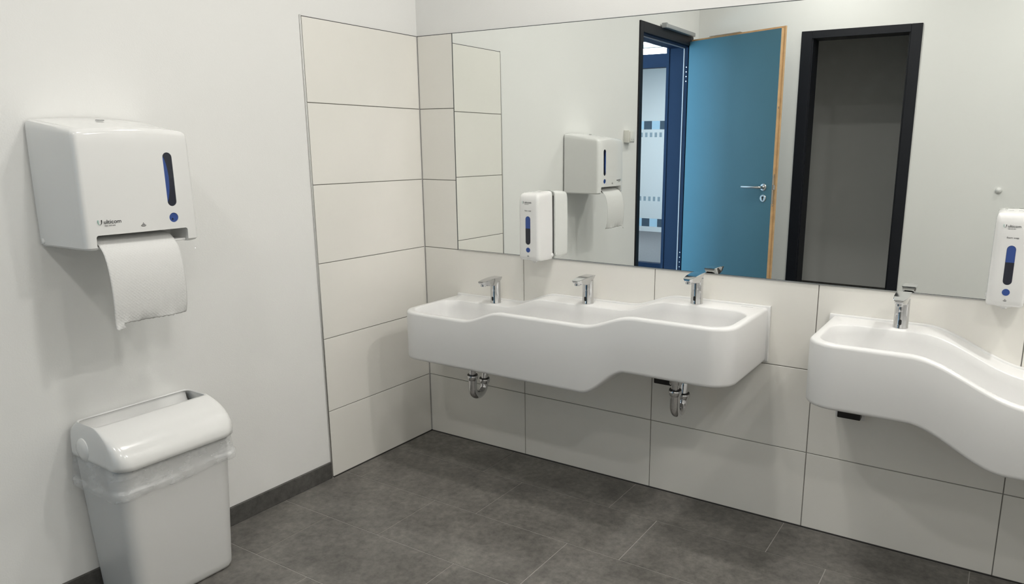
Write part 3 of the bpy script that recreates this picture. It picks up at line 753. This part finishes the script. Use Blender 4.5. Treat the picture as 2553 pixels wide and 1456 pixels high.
bm.faces.new(rr[0]); bm.faces.new(rr[-1][::-1])
rel(obj('inner_flap', bm, M_plastic), wbn)
for yy, s in ((YA+.001, -1), (YBn-.001, 1)):
    bm = BM(); lathe(bm, (.085, yy-s*.003, .490), (0, s, 0), [(.034, 0), (.033, .004), (.028, .008), (.018, .011), (0, .0125)], 30)
    rel(obj('pivot_cap', bm, M_plastic), wbn)
# liner: thin film folded over the body's rim
bm = BM(); loops = []
def linerloop(z, off, wob, ph):
    P = rrect(YA+.006-off, YBn-.006+off, -(.250+off), -max(.003, .012-off*.5), (.045, .045, .02, .02), 8, 40, 8)
    L = []; n = len(P)
    for i, (u, v) in enumerate(P):
        a = 2*math.pi*i/n
        w_ = wob*(.5*math.sin(9*a+ph)+.3*math.sin(23*a+2*ph)+.25*math.sin(41*a-ph))
        x = -v; y = (YA+YBn)-u
        cx, cy = .13, -1.37; dx, dy = x-cx, y-cy; q = math.hypot(dx, dy)
        x += w_*dx/q; y += w_*dy/q; x = max(x, .0035)
        # skirt hangs lower towards the near end
        sl = (-1.192-y)/.353
        L.append(bm.verts.new((x, y, z if off < .0015 else z-.012*sl*(1 if z < .45 else 0)+.003*math.sin(5*a+ph)*(1 if z < .44 else 0))))
    return L
loops.append(linerloop(.33, -.022, .0, 0))
loops.append(linerloop(.470, -.0055, .0, 0)); loops.append(linerloop(.4795, -.0015, 0, 0)); loops.append(linerloop(.4795, .0012, 0, 0)); loops.append(linerloop(.468, .0035, .001, 0))
for k, (z, off, wob) in enumerate(((.455, .006, .002), (.440, .008, .003), (.425, .009, .0035), (.410, .010, .004), (.401, .012, .004), (.400, .0145, .003), (.396, .015, .003), (.384, .0145, .0035), (.378, .013, .004), (.376, .011, .004))):
    loops.append(linerloop(z, off, wob, .35*k))
for A, B in zip(loops, loops[1:]): bridge(bm, A, B)
tag(obj('bin_liner', bm, M_film, ang=80, keep=True), 'thin clear plastic liner crumpled around the neck of the waste bin', 'bin liner')

# ------------------------------------------------------------------ things seen in the mirror
sw = empty('light_switch', (0, -2.03, 1.40)); tag(sw, 'small square surface-mounted switch box on the wall beside the door frame, seen in the mirror', 'switch')
rel(boxobj('switch_housing', (-.006, -2.070, 1.362), (.034, -1.988, 1.444), mat('switch_plastic', (.72, .71, .66), .4, bump=(60, .02, .0005)), None, .003, 2), sw)
rel(boxobj('rocker', (.034, -2.062, 1.370), (.040, -1.996, 1.436), bpy.data.materials['switch_plastic'], None, .002, 2), sw)
for yy in (-2.015, -2.045):
    bm = BM(); lathe(bm, (.040, yy, 1.385), (1, 0, 0), [(0, 0), (.0022, 0), (.002, .0008), (0, .001)], 12)
    rel(obj('indicator_dot', bm, M_ink), sw)
wbf = BM(); lathe(wbf, (2.180, YB, 1.056), (0, 1, 0), [(0, -.001), (.021, 0), (.021, .004), (.019, .011), (.014, .017), (.007, .0205), (0, .0215)], 28)
tag(obj('wall_buffer', wbf, M_plastic2), 'small round white door buffer on the opposite wall, seen in the mirror', 'door stop')
# ------------------------------------------------------------------ ceiling downlights
for i, (x, y, p, t) in enumerate(LAMPS):
    r = empty('ceiling_downlight', (x, y, CEIL)); tag(r, 'round recessed ceiling downlight '+t, 'ceiling light', 'recessed downlights in the ceiling')
    bm = BM(); lathe(bm, (x, y, CEIL), (0, 0, -1), [(.090, -.001), (.108, -.001), (.108, .004), (.100, .008), (.090, .008), (.090, -.001)], 32); rel(obj('trim_ring', bm, M_plastic2), r)
    bm = BM(); lathe(bm, (x, y, CEIL), (0, 0, -1), [(0, .002), (.089, .002), (.089, -.001), (0, -.001)], 32); rel(obj('diffuser', bm, M_white), r)
